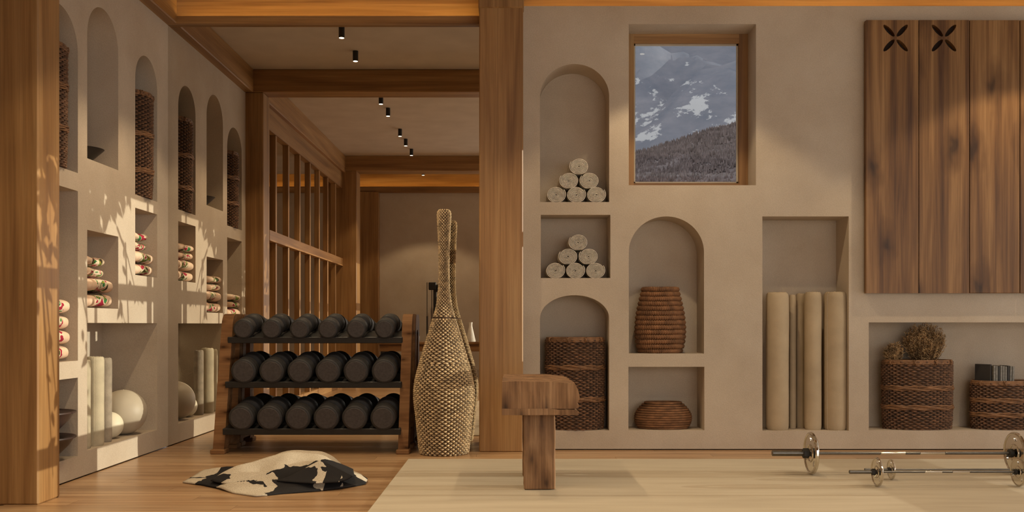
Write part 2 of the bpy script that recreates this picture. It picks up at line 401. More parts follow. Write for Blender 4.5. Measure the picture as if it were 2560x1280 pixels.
# coves and their wood fascias
shell('trim_1', (-3.3, 8.08, 3.4), (5.2, 8.14, 4.02), M['oak_x'])
shell('trim_2', (-3.3, 7.825, 3.455), (-.1, 7.86, 3.518), M['oak_x'])
shell('trim_3', (-3.3, 7.86, 3.455), (-.1, 8.08, 3.50), M['oak_x'])
shell('trim_4', (-6, -2.46, 3.4), (5.2, -2.40, 4.02), M['oak_x'])
shell('trim_5', (-6, -2.19, 3.46), (5.2, -2.13, 3.575), M['oak_x'])
shell('trim_6', (-6, -2.40, 3.46), (5.2, -2.19, 3.50), M['oak_x'])
shell('wall_end_cap', (-6, -2.6, 0), (5.2, -2.47, 4.1), M['plaster']) if False else None
def led(name, lo, hi, label): tag(box(name, lo, hi, M['led']), label, 'light strip', 'cove light strips')
led('light_strip', (-2.8, 7.90, 3.502), (-.28, 7.93, 3.512), 'warm light strip hidden in the cove above the wall mirror')
led('light_strip', (.1, 7.90, 3.548), (5.0, 7.93, 3.558), 'warm light strip hidden in the cove above the niche wall')
led('light_strip', (-5.9, -2.28, 3.502), (5.0, -2.25, 3.512), 'warm light strip in the cove seen deep in the mirror')
# beams and posts
def beam(name, lo, hi, m, bev=.008): return struct(box(name, lo, hi, M[m], None, bev))
beam('trim_7', (XL-.02, 5.6, 3.455), (-2.73, 7.825, 3.702), 'oak_y')
beam('trim_8', (-3.1, 5.34, 3.46), (5.2, 5.60, 3.702), 'oak_x')
beam('trim_9', (-2.95, .06, 3.46), (5.2, .41, 3.702), 'oak_x')
beam('trim_10', (-2.95, .41, 3.43), (-2.66, 5.34, 3.702), 'oak_y')
def post(name, parts, label):
    p = empty(name, (parts[0][0][0], parts[0][0][1], 0)); tag(p, label, 'post')
    p['kind'] = 'structure'
    for k, (lo, hi) in enumerate(parts):
        o = box('post_shaft' if k == 0 else 'post_cap', lo, hi, M['oak_z'], p, .008); o.matrix_parent_inverse = Matrix.Translation(p.location).inverted()
    return p
post('trim_11', [((-3.05, 5.33, 0), (-2.63, 5.585, 3.46))], 'broad light oak post at the left edge in front of the niches')
post('trim_12', [((-.258, 7.547, 0), (.088, 7.95, 3.50)), ((-.264, 7.535, 3.49), (.094, 7.95, 3.8))], 'tall oak post between the mirror and the niche wall')
post('trim_13', [((-2.95, .06, 0), (-2.48, .41, 3.46))], 'oak post at the far end of the slatted screen in the mirror')
post('trim_14', [((-2.88, -2.2, 0), (-2.47, -2.05, 3.46))], 'oak post against the end wall deep in the mirror')

# slatted screen behind the left post (seen in the mirror)
scr = empty('slatted_screen', (-2.68, 2.9, 0)); tag(scr, 'tall oak slatted screen with a middle rail, seen in the mirror', 'screen')
def sp(name, lo, hi, m):
    o = box(name, lo, hi, M[m], scr, .003); o.matrix_parent_inverse = Matrix.Translation(scr.location).inverted()
sp('top_rail', (-2.80, .41, 3.18), (-2.71, 5.04, 3.43), 'oak_y')
sp('middle_rail', (-2.80, .41, 1.94), (-2.70, 5.04, 2.06), 'oak_y')
sp('bottom_rail', (-2.80, .41, 0), (-2.71, 5.04, .1), 'oak_y')
for k in range(7):
    yy = 4.66-.622*k
    sp('slat', (-2.79, yy-.03, .1), (-2.72, yy+.03, 1.94), 'oak_z')
    sp('slat', (-2.79, yy-.03, 2.06), (-2.72, yy+.03, 3.18), 'oak_z')

# ------------------------------------------------------------------ wall mirror
mir = tag(box('wall_mirror', (XL-.02, YM, 0.0), (-.25, YM+.012, 3.456), M['mirror']), 'wall-high mirror behind the dumbbell rack reflecting the rest of the room', 'mirror')

# ------------------------------------------------------------------ ceiling lamps
lamp_cyl = lathe('lamp_body', [(.024, 0), (.027, .003), (.027, .10), (.026, .102)], 20)
lamp_lens = lathe('lamp_lens', [(.0225, -.002), (.0225, .0005)], 20)
def lamp(x, y, label, group):
    t = empty('ceiling_lamp', (x, y, 3.60)); tag(t, label, 'lamp', group)
    link('lamp_body', lamp_cyl, M['black'], t, smooth=False); link('lamp_lens', lamp_lens, M['lens'], t)
    l = bpy.data.lights.new('lamp_light', 'SPOT'); l.energy = LAMP_W; l.color = (1, .78, .50); l.spot_size = math.radians(103); l.spot_blend = .22; l.shadow_soft_size = .03
    o = bpy.data.objects.new('lamp_light', l); COL.objects.link(o); o.parent = t; o.location = (0, 0, -.012)
names = ['nearest the top beam of the mirror', 'second from the top beam of the mirror', 'first after the dark cross beam in the mirror', 'second after the dark cross beam in the mirror', 'third after the dark cross beam in the mirror', 'fourth after the dark cross beam in the mirror', 'fifth and last before the far beam in the mirror', 'tiny one past the far beam in the mirror']
for yy, nm in zip((7.04, 6.27, 4.43, 3.78, 2.50, 1.79, 1.0, -.95), names):
    lamp(-1.544, yy, 'small black cylinder ceiling lamp, '+nm, 'lamps in the mirrored row')
for xx in (1.25, 4.0):
    for yy in (6.74, 4.4, 2.2): lamp(xx, yy, 'small black ceiling lamp above the %s, %s' % ('wall panel side' if xx > 2 else 'niche side', {6.74: 'close to the wall', 4.4: 'over the rug', 2.2: 'near the camera'}[yy]), 'lamps above the rug')

# ------------------------------------------------------------------ woven things
def weave(name, prof, ring_h, stakes, amp, sub=4, sy=1.0, jitter=0):
    zs = []; z = prof[0][0]+ring_h/2
    while z < prof[-1][0]-ring_h*.4: zs.append(z); z += ring_h
    v, f = [], []; n = stakes*sub; m = 4
    for k, z in enumerate(zs):
        ph = k % 2
        for q in range(m):
            t = -PI/2+PI*q/(m-1)
            rr = interp(prof, z+math.sin(t)*ring_h*.5)
            for j in range(n):
                a = 2*PI*j/n
                s = math.sin(PI*(j/sub)+PI*ph)
                r = rr+amp*s+math.cos(t)*ring_h*.42
                zz = z+math.sin(t)*ring_h*(.36+.15*s)+(noise.noise((a*2, k*.7, 1))*jitter)
                v.append((r*math.cos(a), r*sy*math.sin(a), zz))
        b0 = k*m*n
        for q in range(m-1):
            for j in range(n):
                a, b = b0+q*n+j, b0+q*n+(j+1) % n; f.append((a, b, b+n, a+n))
    return pyd(name, v, f)
def ring(v, f, r, z, rad, n=72, m=6, sy=1.0, wob=0, ph=0):
    b0 = len(v)
    for j in range(n):
        a = 2*PI*j/n
        dz = wob*math.sin(a*9+ph); dr = wob*math.cos(a*7+ph)
        for q in range(m):
            t = 2*PI*q/m; rr = r+dr+rad*math.cos(t); v.append((rr*math.cos(a), rr*sy*math.sin(a), z+dz+rad*math.sin(t)))
    for j in range(n):
        for q in range(m):
            f.append((b0+j*m+q, b0+((j+1) % n)*m+q, b0+((j+1) % n)*m+(q+1) % m, b0+j*m+(q+1) % m))
def wicker_basket(r, h, bands, label, loc, sy=1.0, stakes=46, ring_h=.0145, rim=True, group='wicker baskets', core_h=None):
    t = empty('wicker_basket', loc); tag(t, label, 'basket', group)
    prof = [(0, r*.955), (h*.15, r*.985), (h*.9, r), (h, r*.995)]
    amp = .0115
    link('weave', weave('weave', [(z, q-.008) for z, q in prof], ring_h, stakes, amp, 4, sy, .002), M['wick'], t, smooth=True)
    hc = h-.03 if core_h is None else core_h
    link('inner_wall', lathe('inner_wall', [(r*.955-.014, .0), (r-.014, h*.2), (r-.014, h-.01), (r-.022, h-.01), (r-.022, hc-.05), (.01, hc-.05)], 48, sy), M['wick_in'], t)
    for z in bands:
        v, f = [], []
        for k in range(4): ring(v, f, r+.004+.003*(k % 2), z+(k-1.5)*.009, .006, 96, 5, sy, .0035, k*1.7)
        link('band', pyd('band', v, f), M['wick_rim'], t, smooth=True)
    if rim:
        v, f = [], []
        for k in range(3): ring(v, f, r-.004+(0 if k else -.004), h-.012*k+.002, .008, 72, 6, sy)
        rm = link('rim', pyd('rim', v, f), M['wick_rim'], t, smooth=True)
        for a in (-2.6, -1.85, -1.25, -.6, .5, 1.9):
            v, f = [], []
            c = Vector((r*math.cos(a), r*sy*math.sin(a), h-.012)); o_ = Vector((math.cos(a), math.sin(a), 0))
            for s in (-1, 1):
                pts = [c+o_*.006+Vector((0, 0, -.02))+Vector((-math.sin(a), math.cos(a), 0))*.010*s, c+o_*.012, c+o_*.008+Vector((0, 0, .018))+Vector((-math.sin(a), math.cos(a), 0))*-.010*s, c-o_*.012+Vector((0, 0, .014))]
                tube(v, f, pts, .0042, 5)
            link('binding', pyd('binding', v, f), M['wick_rim'], rm, smooth=True)
    return t
def coil_basket(name, prof, ring_h, label, loc, sy, twist, closed):
    t = empty(name, loc); tag(t, label, 'basket', 'coiled rope baskets')
    h = prof[-1][0]; n, m = 300, 7
    k = 0; z = ring_h*.5
    while z < h-ring_h*.3:
        r = interp(prof, z); v, f = [], []
        for j in range(n):
            a = 2*PI*j/n
            for q in range(m):
                th = 2*PI*q/m
                rad = ring_h*(.50+.11*math.sin(twist*a+th*1.0))
                rr = r-ring_h*.4+rad*math.cos(th)
                v.append((rr*math.cos(a), rr*sy*math.sin(a), z+rad*math.sin(th)))
        for j in range(n):
            for q in range(m):
                f.append((j*m+q, ((j+1) % n)*m+q, ((j+1) % n)*m+(q+1) % m, j*m+(q+1) % m))
        link('rope_coil', pyd('rope_coil', v, f), M['rope'], t, smooth=True)
        z += ring_h*.98; k += 1
    p2 = [(r-ring_h*.55, z) for z, r in prof if z < h-ring_h*.9]
    p2 += [(p2[-1][0]-.012, h-ring_h*.8), (p2[-1][0]-.012, h-.06), (.01, h-.06)]
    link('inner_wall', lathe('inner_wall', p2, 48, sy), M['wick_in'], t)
    return t

# niche baskets on the back wall
cx, _ = bw(1440, 0)
wicker_basket(.237, .735, [.245, .50], 'tall dark wicker basket in the low arched niche behind the timber bench', (.512, YB+.128, NF['n3']), .62, 46)
cx, _ = bw(1654, 0)
coil_basket('coiled_basket', smooth_prof([(0, .168), (.04, .187), (.12, .201), (.2, .205), (.3, .197), (.4, .178), (.5, .154), (.565, .144)], 4), .039,
            'tall tapering brown coiled rope basket in the arched niche below the window', (1.208, YB+.155, NF['n4']), .72, 62, 0)
coil_basket('coiled_basket', smooth_prof([(0, .195), (.02, .215), (.07, .233), (.12, .228), (.17, .195), (.215, .145)], 4), .0185,
            'low round brown coiled basket with an open dark mouth in the square niche', (1.232, YB+.165, NF['n5']), .62, 110, 0)
wicker_basket(.282, .553, [.18, .335], 'wicker basket full of dried shrub in the wide low niche', (3.295, YB+.142, NF['n7']), .52, 52)
wicker_basket(.285, .385, [.12, .235], 'lower wicker basket holding magazines at the right edge', (4.02, YB+.142, NF['n7']), .50, 52)

# tall woven vase
VS = 321.3
pv = [(1141, 57), (1126, 62), (1081, 66.5), (1037, 71), (992, 75.5), (948, 72), (889, 56.5), (829, 38.5), (781, 24), (758, 18.6), (734, 15.5), (711, 13.6), (664, 13), (617, 14), (570, 16), (540, 17.4), (529, 16), (523, 11)]
prof = smooth_prof([(1+(812-y)/VS, r/VS) for y, r in pv], 5)
prof[0] = (0.0, prof[0][1]); prof = [(max(0, z), r) for z, r in prof]
vase = empty('woven_vase', (-.529, 7.47, 0)); tag(vase, 'tall bottle-shaped woven seagrass floor vase beside the oak post', 'vase')
def cut(lo, hi): return [(lo, interp(prof, lo)-.008)]+[(z, r-.008) for z, r in prof if lo < z < hi]+[(hi, interp(prof, hi)-.008)]
link('weave', weave('weave', cut(0, .70), .0152, 58, .0082, 5, 1, .0015), M['sea'], vase, smooth=True)
link('weave', weave('weave', cut(.70, 1.06), .0145, 42, .0080, 5, 1, .0012), M['sea'], vase, smooth=True)
link('weave', weave('weave', cut(1.06, prof[-1][0]), .0125, 26, .0070, 6, 1, .0008), M['sea'], vase, smooth=True)
link('inner_body', lathe('inner_body', [(max(.004, r-.0085), z) for z, r in prof], 48), M['sea_in'], vase)

# ------------------------------------------------------------------ towels
def towel_mesh():
    v, f = [], []
    turns, n = 7.1, 40
    tot = int(turns*n); th = .0035; R0 = .004; pitch = .0094
    Lh = .115
    sx, sz = 1.06, .92
    for i in range(tot+1):
        a = 2*PI*i/n; r = R0+pitch*a/(2*PI)
        if i > tot-n*.25: r += .0015*((i-(tot-n*.25))/(n*.25))
        for rr, yy in ((r+th, -Lh), (r+th*.3, -Lh-.004), (r-th*.3, -Lh-.004), (r-th, -Lh), (r-th, Lh), (r+th, Lh)):
            v.append((rr*math.cos(a)*sx, yy, max(rr*math.sin(a)*sz, -.0605)))
    for i in range(tot):
        for q in range(6):
            a, b = i*6+q, i*6+(q+1) % 6; f.append((a, b, b+6, a+6))
    f.append(tuple(range(6))); f.append(tuple(tot*6+q for q in range(5, -1, -1)))
    return pyd('towel_roll', v, f)
TM = towel_mesh()
sp_ = [('bottom row left', 1390, 486), ('bottom row middle', 1440, 486), ('bottom row right', 1490, 485), ('second row left', 1422, 451), ('second row right', 1473, 450), ('on top of the pyramid', 1447, 415)]
core = lathe('towel_core', [(.05, -.11), (.05, .11)], 20)
for nm, dx, dy, fl in (('arched niche', 0, 0, 'n1'), ('square niche', -2, 190, 'n2')):
    for lab, px, py in sp_:
        X, Z = bw(px+dx, py+dy); X *= 1.004
        Zb = NF[fl]+.0605
        row_ = 0 if 'bottom' in lab else (1 if 'second' in lab else 2)
        Z = Zb+row_*.113
        rot = 0 if row_ == 0 else (PI*.98+.2)
        o = link('rolled_towel', TM, M['towel'], None, (X, YB+.128, Z), (0, R.uniform(-.05, .05) if row_ == 0 else 0, 0))
        if row_: o.scale = (-1, 1, 1)
        tag(o, 'cream rolled towel in the %s, %s' % (nm, lab), 'towel', 'rolled towels')

# ------------------------------------------------------------------ rolled mats
def mat_roll(r, h, seed, n=56, bulge=.03, fl=1.0):
    rr = random.Random(seed); a0 = rr.uniform(0, 6.28); v, f = [], []
    prof = [(.90, 0), (.97, .012), (1.0, .04), (1.0+bulge*.4, .25), (1.0, .5), (1.0+bulge*.3, .8), (1, .955), (.95, .985), (.84, .998), (.6, 1.0), (.58, .985), (.35, .985), (.33, 1.0), (.1, .99)]
    for s, z in prof:
        for j in range(n+1):
            a = 2*PI*j/n
            k = r*s*(1-.09*(1-j/n))*(1+.012*math.sin(3*a+z*6+seed))
            v.append((k*math.cos(a+a0), k*fl*math.sin(a+a0), z*h+.004*noise.noise((a*3, z*5, seed)) if 0 < z < 1 else z*h+(.006*noise.noise((math.cos(a)*4, math.sin(a)*4, seed)) if z == 1 else 0)))
    m = n+1
    for i in range(len(prof)-1):
        for j in range(n):
            a = i*m+j; f.append((a, a+1, a+1+m, a+m))
        f.append((i*m+n, i*m, i*m+m, i*m+m+n))
    f.append(tuple(range(n, -1, -1))); f.append(tuple((len(prof)-1)*m+j for j in range(m)))
    return pyd('rolled_mat', v, f)
def put_mat(x, y, z, r, h, seed, m, label, group, fl=1.0):
    o = link('rolled_mat', mat_roll(r, h, seed, fl=fl), M[m], None, (x, y, z), smooth=True); sharp(o.data, 50)
    tag(o, label, 'mat', group); return o
for px0, px1, py, yo, lab in ((1914, 1971, 731, .10, 'tan rolled mat, thick one at the left of the tall niche'), (1973, 1990, 737, .20, 'thin tan rolled mat right behind the thick left mat'),
                          (1990, 2014, 734, .235, 'shaded tan rolled mat in the back of the tall niche'), (2010, 2053, 730, .105, 'tan rolled mat in the middle of the tall niche'),
                          (2060, 2117, 730, .10, 'tan rolled mat, thick one at the right of the tall niche')):
    Y_ = YB+yo; k = Y_/2400; X = ((px0+px1)/2-1280)*k; r = (px1-px0)/2*k
    put_mat(X, Y_, NF['n6'], r, 1+(812-py)*k-NF['n6'], int(px0), 'mat_tan', lab, 'mats in the tall niche')
for Y_, X, r, h, m, lab in ((6.475, -2.90, .058, .60, 'mat_sage', 'sage rolled mat nearest the left edge of the big low niche'), (6.645, -2.885, .062, .615, 'mat_sage', 'thick sage rolled mat standing at the front of the big low niche'),
                         (6.76, -2.93, .034, .50, 'mat_grey', 'short grey rolled mat between the sage mats'), (6.85, -2.90, .045, .60, 'mat_grey', 'grey rolled mat beside the cream ball')):
    put_mat(X, Y_, .165, r, h, int(Y_*1000), m, lab, 'mats in the big low niche')
def ball(X, Y_, r, m, label):
    bm = bmesh.new(); bmesh.ops.create_uvsphere(bm, u_segments=48, v_segments=28, radius=r)
    for v in bm.verts: v.co.z *= .985
    bmesh.ops.create_cone(bm, cap_ends=True, segments=12, radius1=r*.05, radius2=r*.045, depth=r*.012, matrix=Matrix.Translation((0, 0, r*.985)))
    o = link('exercise_ball', bm_mesh('exercise_ball', bm), M[m], None, (X, Y_, .165+r*.985), smooth=True); tag(o, label, 'ball', 'exercise balls')
ball(-2.96, 7.31, .173, 'ball_grey', 'large matt grey exercise ball in the big low niche')
ball(-2.955, 7.04, .10, 'ball_cream', 'small cream exercise ball in front of the grey ball')

# ------------------------------------------------------------------ left niche contents
wicker_basket(.19, .76, [.24, .5], 'tall dark wicker basket half hidden by the left oak post', (-2.98, 5.978, 1.985), 1, 44)
wicker_basket(.20, .80, [.2, .48], 'tall dark wicker basket in the arched niche next to the mirror', (-2.985, 7.407, 1.976), 1, 44)
def bowl(name, prof_o, prof_i, mat, loc, label, group=None):
    o = link(name, lathe(name, prof_o+prof_i, 56), mat, None, loc, smooth=True); sharp(o.data, 45); tag(o, label, 'bowl', group); return o
bowl('bowl', [(.045, 0), (.05, .004), (.10, .05), (.155, .103), (.160, .108)], [(.152, .106), (.10, .06), (.04, .012)], M['bowl'], (-2.985, 6.625, 2.106), 'small dark conical bowl in the tallest arched niche')
v, f = [], []
for k in range(5):
    a = R.uniform(0, 6.28); tube(v, f, [(0, 0, .012), (.03*math.cos(a), .03*math.sin(a), .08), (.05*math.cos(a+.4), .05*math.sin(a+.4), R.uniform(.13, .17))], [.003, .002, .001], 5)
tag(link('dry_twig', pyd('dry_twig', v, f), M['stem'], None, (-2.985, 6.57, 2.106+.0125)), 'thin dry twigs standing in the small dark bowl', 'twigs')
bp = ([(.075, 0), (.09, .004), (.15, .04), (.205, .095), (.236, .142), (.25, .146), (.25, .154)], [(.236, .155), (.225, .148), (.05, .146)])
bowl('stoneware_bowl', bp[0], bp[1], M['bowl2'], (-2.985, 5.978, .147), 'wide dark stoneware bowl, lower of the two in the low left niche', 'stacked dark bowls')
bowl('stoneware_bowl', bp[0], bp[1], M['bowl2'], (-2.985, 5.978, .147+.156), 'wide dark stoneware bowl, upper of the two in the low left niche', 'stacked dark bowls')
def floral_roll(L, wd, h, seed):
    n = 28; v, f = [], []
    prof = [(-.5, .25), (-.46, .30), (-.47, .62), (-.495, .86), (-.48, .97), (-.35, 1.02), (-.15, .97), (.05, .93), (.25, .99), (.38, 1.0), (.45, .88), (.485, .66), (.5, .3)]
    prof[0] = (-.40, .12)
    for t, s in prof:
        for j in range(n):
            a = 2*PI*j/n; ca, sa = math.cos(a), math.sin(a)
            ex = .75
            x = math.copysign(abs(ca)**ex, ca)*wd/2*s; z = math.copysign(abs(sa)**ex, sa)*h/2*s
            z += .006*math.sin(t*7+seed)*(1 if abs(t) < .45 else .4)
            v.append((x, t*L, z))
    for i in range(len(prof)-1):
        for j in range(n):
            a, b = i*n+j, i*n+(j+1) % n; f.append((a, b, b+n, a+n))
    f.append(tuple(range(n-1, -1, -1))); f.append(tuple((len(prof)-1)*n+j for j in range(n)))
    me = pyd('rolled_blanket', v, f)
    zm = min(p.co.z for p in me.vertices)
    for p in me.vertices: p.co.z -= zm
    return me
ordn = {4: ['bottom', 'second from the bottom', 'third from the bottom', 'top'], 6: ['bottom', 'second from the bottom', 'third from the bottom', 'fourth from the bottom', 'fifth from the bottom', 'top']}
def blankets(cy, z, hs, lens, where):
    for k, (h, L) in enumerate(zip(hs, lens)):
        me = floral_roll(L, .25, h, k*1.3+cy[0]); y0 = cy[0]+.012+L/2
        o = link('rolled_blanket', me, M['floral'], None, (-2.96+.008*(k % 2), y0, z), smooth=True)
        hh = max(p.co.z for p in me.vertices)
        z += hh*.965
        tag(o, 'floral rolled blanket, %s in %s' % (ordn[len(hs)][k], where), 'blanket', 'floral rolled blankets')
blankets(CB, 1.114, [.098, .098, .066, .066], [.47, .47, .31, .31], 'the middle square niche')
blankets(CA, 1.374, [.090, .090, .062, .062], [.42, .42, .28, .28], 'the sunlit square niche near the mirror')
blankets(CC, .767, [.094, .094, .094, .094, .066, .066], [.46, .46, .46, .46, .26, .26], 'the tall niche by the left post')

# ------------------------------------------------------------------ dumbbell rack
rack = empty('dumbbell_rack', (-1.53, 7.6, 0)); tag(rack, 'wooden three-tier dumbbell rack with black shelves standing before the mirror', 'rack')
def rk(o): o.parent = rack; o.matrix_parent_inverse = Matrix.Translation(rack.location).inverted(); return o
def side(xc, lean, wd):
    n = 10; fy0, fy1, ry, ht = 7.435, 7.565, 7.862, 1.087
    outer = [(fy0, .035), (fy0+.13, .035), (fy0+.13, .06), (ry-.09, .06), (ry-.09, .035), (ry, .035)]
    rc = .10
    outer += [(ry-.03+.03*math.cos(PI/2*i/n), ht-.03+.03*math.sin(PI/2*i/n)) for i in range(n+1)]
    outer += [(fy1+rc*.9-rc*.9*math.sin(PI/2*i/n), ht-rc+rc*math.cos(PI/2*i/n)) for i in range(n+1)]
    hole = [(fy0+.145, .17), (ry-.085, .17), (ry-.085, ht-.17), (ry-.11, ht-.13), (fy1+.13, ht-.13), (fy1+.10, ht-.18)]
    me = slab('side_frame', outer, [hole], wd, lambda a, b, c: (xc-wd/2+c+lean*b, a, b))
    o = rk(link('side_frame', me, M['rackwood'])); bevel_mod(o, .014, 3)
    o2 = rk(box('foot', (xc-wd/2-.012, 7.405, 0), (xc+wd/2+.012, 7.53, .036), M['rackwood'], None, .006))
    o3 = rk(box('foot', (xc-wd/2-.012, 7.74, 0), (xc+wd/2+.012, 7.866, .036), M['rackwood'], None, .006))
side(-2.275, .03, .088); side(-.845, .018, .078)
tiers = [(.965, .0775, 7.52), (.637, .0965, 7.455), (.28, .098, 7.39)]
TILT = math.radians(9)
def head_mesh(r, L):
    b = .010
    return lathe('head', [(r*.5, 0), (r-b*1.3, .0), (r-b*.3, b*.35), (r, b), (r, L*.30), (r-.003, L*.31), (r-.003, L*.35), (r, L*.36), (r, L-b), (r-b, L), (r*.3, L)], 40)
for ti, (zc, r, yf_) in enumerate(tiers):
    L = .34; hl = .125
    hm = head_mesh(r, hl)
    fm = lathe('end_face', [(r*.15, -.0035), (r*.80, -.0035), (r*.84, .001)], 36)
    gm = lathe('grip', [(.017, hl*.9), (.019, hl+.03), (.0165, L/2), (.019, L-hl-.03), (.017, L-hl*.9)], 20)
    # tray (tilted)
    zt = zc-r-.003
    tr = rk(box('shelf', (-2.235, .03, -.028), (-.86, .375, 0), M['black'], None, .004, 1, (0, yf_, zt+.012), (TILT, 0, 0)))
    rk(box('shelf_lip', (-2.235, .02, -.042), (-.86, .036, .008), M['black'], None, .004, 1, (0, yf_, zt+.008), (TILT, 0, 0)))
    for i in range(6):
        x = (-2.087+.2185*i) if ti else (-2.108+.2215*i)
        t = empty('dumbbell', (x, yf_, zc), (0, 0, 0)); t.rotation_euler = (TILT, 0, R.uniform(-.012, .02))
        o_ = ['first', 'second', 'third', 'fourth', 'fifth', 'last'][i]
        tn = ['top', 'middle', 'bottom'][ti]
        tag(t, 'black rubber round dumbbell, %s from the left on the %s shelf' % (o_, tn), 'dumbbell', 'dumbbells on the rack')
        h1 = link('head', hm, M['rubber'], t, (0, 0, 0), (-PI/2, 0, 0), smooth=True); link('end_face', fm, M['rubber_face'], h1)
        h2 = link('head', hm, M['rubber'], t, (0, L, 0), (PI/2, 0, 0), smooth=True)
        link('grip', gm, M['steel'], t, (0, 0, 0), (-PI/2, 0, 0), smooth=True)
        if ti == 0 and i == 0: pass
        rk(box('saddle', (-.055, .05, 0), (.055, .30, .008), M['rubber'], None, .003, 1, (x, yf_, zt+.012), (TILT, 0, 0)))
    sharp(hm, 50)

# ------------------------------------------------------------------ rug, bench
rug = tag(box('rug', (-.768, 3.2, 0.0008), (5.15, 7.10, .009), M['rug'], None, .003), 'large plain sand-coloured rug covering the floor on the right', 'rug')
RZ = .009
bench = empty('timber_bench', (.17, 6.05, RZ)); tag(bench, 'rustic chunky timber bench with a live edge standing on the rug', 'bench')
def bn(o): o.parent = bench; o.matrix_parent_inverse = Matrix.Translation(bench.location).inverted(); return o
def rough_box(name, lo, hi, mat, live=False, seed=0, nx=7, ny=9, nz=7, amp=.004):
    bm = bmesh.new(); bmesh.ops.create_cube(bm, size=1)
    bmesh.ops.subdivide_edges(bm, edges=bm.edges[:], cuts=17, use_grid_fill=True)
    for v in bm.verts:
        c = v.co+Vector((.5, .5, .5)); p = Vector([lo[i]+c[i]*(hi[i]-lo[i]) for i in range(3)])
        q = p*7+Vector((seed, seed, seed))
        d = Vector((noise.noise(q), noise.noise(q+Vector((9, 3, 1))), noise.noise(q+Vector((2, 7, 5)))))*amp
        if live and c.x > .6:
            k = (c.x-.6)/.4; t = c.z
            # bark-like bulging edge with a notch near the bottom and rounded top
            e = -.045*max(0, (t-.62)/.38)**1.6 - .026*math.exp(-((t-.2)/.10)**2) - .035*max(0, (.12-t)/.12) + .010*math.sin(t*6+1)+.008*noise.noise(Vector((0, p.y*6, t*3+seed)))
            e += -.02*max(0, (c.y-.4))
            p.x += e*k
            if c.z > .9: p.z -= .012*k
        v.co = p+d
    me = bm_mesh(name, bm)
    o = link(name, me, mat); bevel_mod(o, .007, 2, 50); return o
bn(rough_box('seat', (-.057, 5.66, .505), (.402, 6.52, .665), M['rustic'], True, 3))
bn(rough_box('seat_base', (-.058, 5.655, .468), (.398, 6.50, .506), M['rustic'], True, 3, amp=.003))
bn(rough_box('leg', (.07, 5.755, RZ+.003), (.259, 5.93, .470), M['rustic'], False, 11))
bn(rough_box('leg', (.07, 6.26, RZ+.003), (.259, 6.43, .470), M['rustic'], False, 21))

# ------------------------------------------------------------------ throw on the floor
def flo(x, y): Y_ = 2400/(y-812); return Vector(((x-1280)*Y_/2400, Y_))
def sheet(poly, c, zf, nr=26, n=150, closed_z=None):
    c = Vector(c); P = [Vector(p) for p in poly]; ln = [(P[(i+1) % len(P)]-P[i]).length for i in range(len(P))]; tot = sum(ln)
    bd = []
    for k in range(n):
        s = tot*k/n; i = 0
        while s > ln[i]: s -= ln[i]; i += 1
        bd.append(P[i].lerp(P[(i+1) % len(P)], s/ln[i]))
    v = [(c.x, c.y, zf(c.x, c.y, 0))]; f = []
    for q in range(1, nr+1):
        k = q/nr
        for b in bd:
            p = c.lerp(b, k); v.append((p.x, p.y, zf(p.x, p.y, k)))
    for j in range(n): f.append((0, 1+j, 1+(j+1) % n))
    for q in range(nr-1):
        for j in range(n):
            a, b = 1+q*n+j, 1+q*n+(j+1) % n; f.append((a, a+n, b+n, b))
    return v, f
def g2(x, y, cx_, cy_, sx, sy, a=0):
    dx, dy = x-cx_, y-cy_; u = dx*math.cos(a)+dy*math.sin(a); w_ = -dx*math.sin(a)+dy*math.cos(a)
    return math.exp(-(u/sx)**2-(w_/sy)**2)
def crease(t, w_): return max(0.0, 1-abs(t)/w_)**1.4
def rot(x, y, cx_, cy_, a):
    dx, dy = x-cx_, y-cy_; return dx*math.cos(a)+dy*math.sin(a), -dx*math.sin(a)+dy*math.cos(a)
def z1(x, y, k):
    u, w_ = rot(x, y, -1.5, 5.82, .03); z = .006+.05*crease(w_, .13)*g2(u, 0, 0, 0, .5, 1)
    u, w_ = rot(x, y, -1.0, 6.05, .75); z += .075*crease(w_, .12)*g2(u, 0, 0, 0, .35, 1)
    u, w_ = rot(x, y, -1.12, 6.2, .2); z += .05*crease(w_-.1, .1)*g2(u, 0, 0, 0, .3, 1)
    u, w_ = rot(x, y, -1.85, 6.5, .1); z += .035*crease(w_, .1)*g2(u, 0, 0, 0, .3, 1)
    u, w_ = rot(x, y, -1.9, 5.98, -.5); z += .02*crease(w_, .06)*g2(u, 0, 0, 0, .2, 1)
    z += .010*max(0, noise.noise((x*5, y*7, .3)))
    return z*(1-.8*k**8)
pl = [flo(457, 1208), flo(508, 1215), flo(540, 1222), flo(585, 1235), flo(640, 1243), flo(705, 1236), flo(790, 1230), flo(850, 1224), flo(914, 1212), flo(918, 1204), flo(902, 1190), flo(860, 1188), flo(835, 1192), flo(760, 1175), flo(690, 1170), flo(625, 1172), flo(560, 1174), flo(512, 1176)]
v1, f1 = sheet(pl, (-1.52, 6.1), z1)
def z2(x, y, k):
    z = .045
    u, w_ = rot(x, y, -1.37, 6.32, .12); z += .108*math.exp(-(u/.235)**4)*(1-min(1, abs(w_)/.42)**1.5)
    u, w_ = rot(x, y, -1.66, 6.1, .5); z += .07*math.exp(-(u/.2)**2)*crease(w_, .22)
    u, w_ = rot(x, y, -1.16, 6.0, -.6); z += .05*math.exp(-(u/.16)**2)*crease(w_, .09)
    u, w_ = rot(x, y, -1.32, 5.93, .1); z -= .03*math.exp(-(u/.25)**2)*crease(w_, .06)
    z += .010*noise.noise((x*8, y*8, 2))
    return max(.03, z)*(1-.45*k**9)+.006
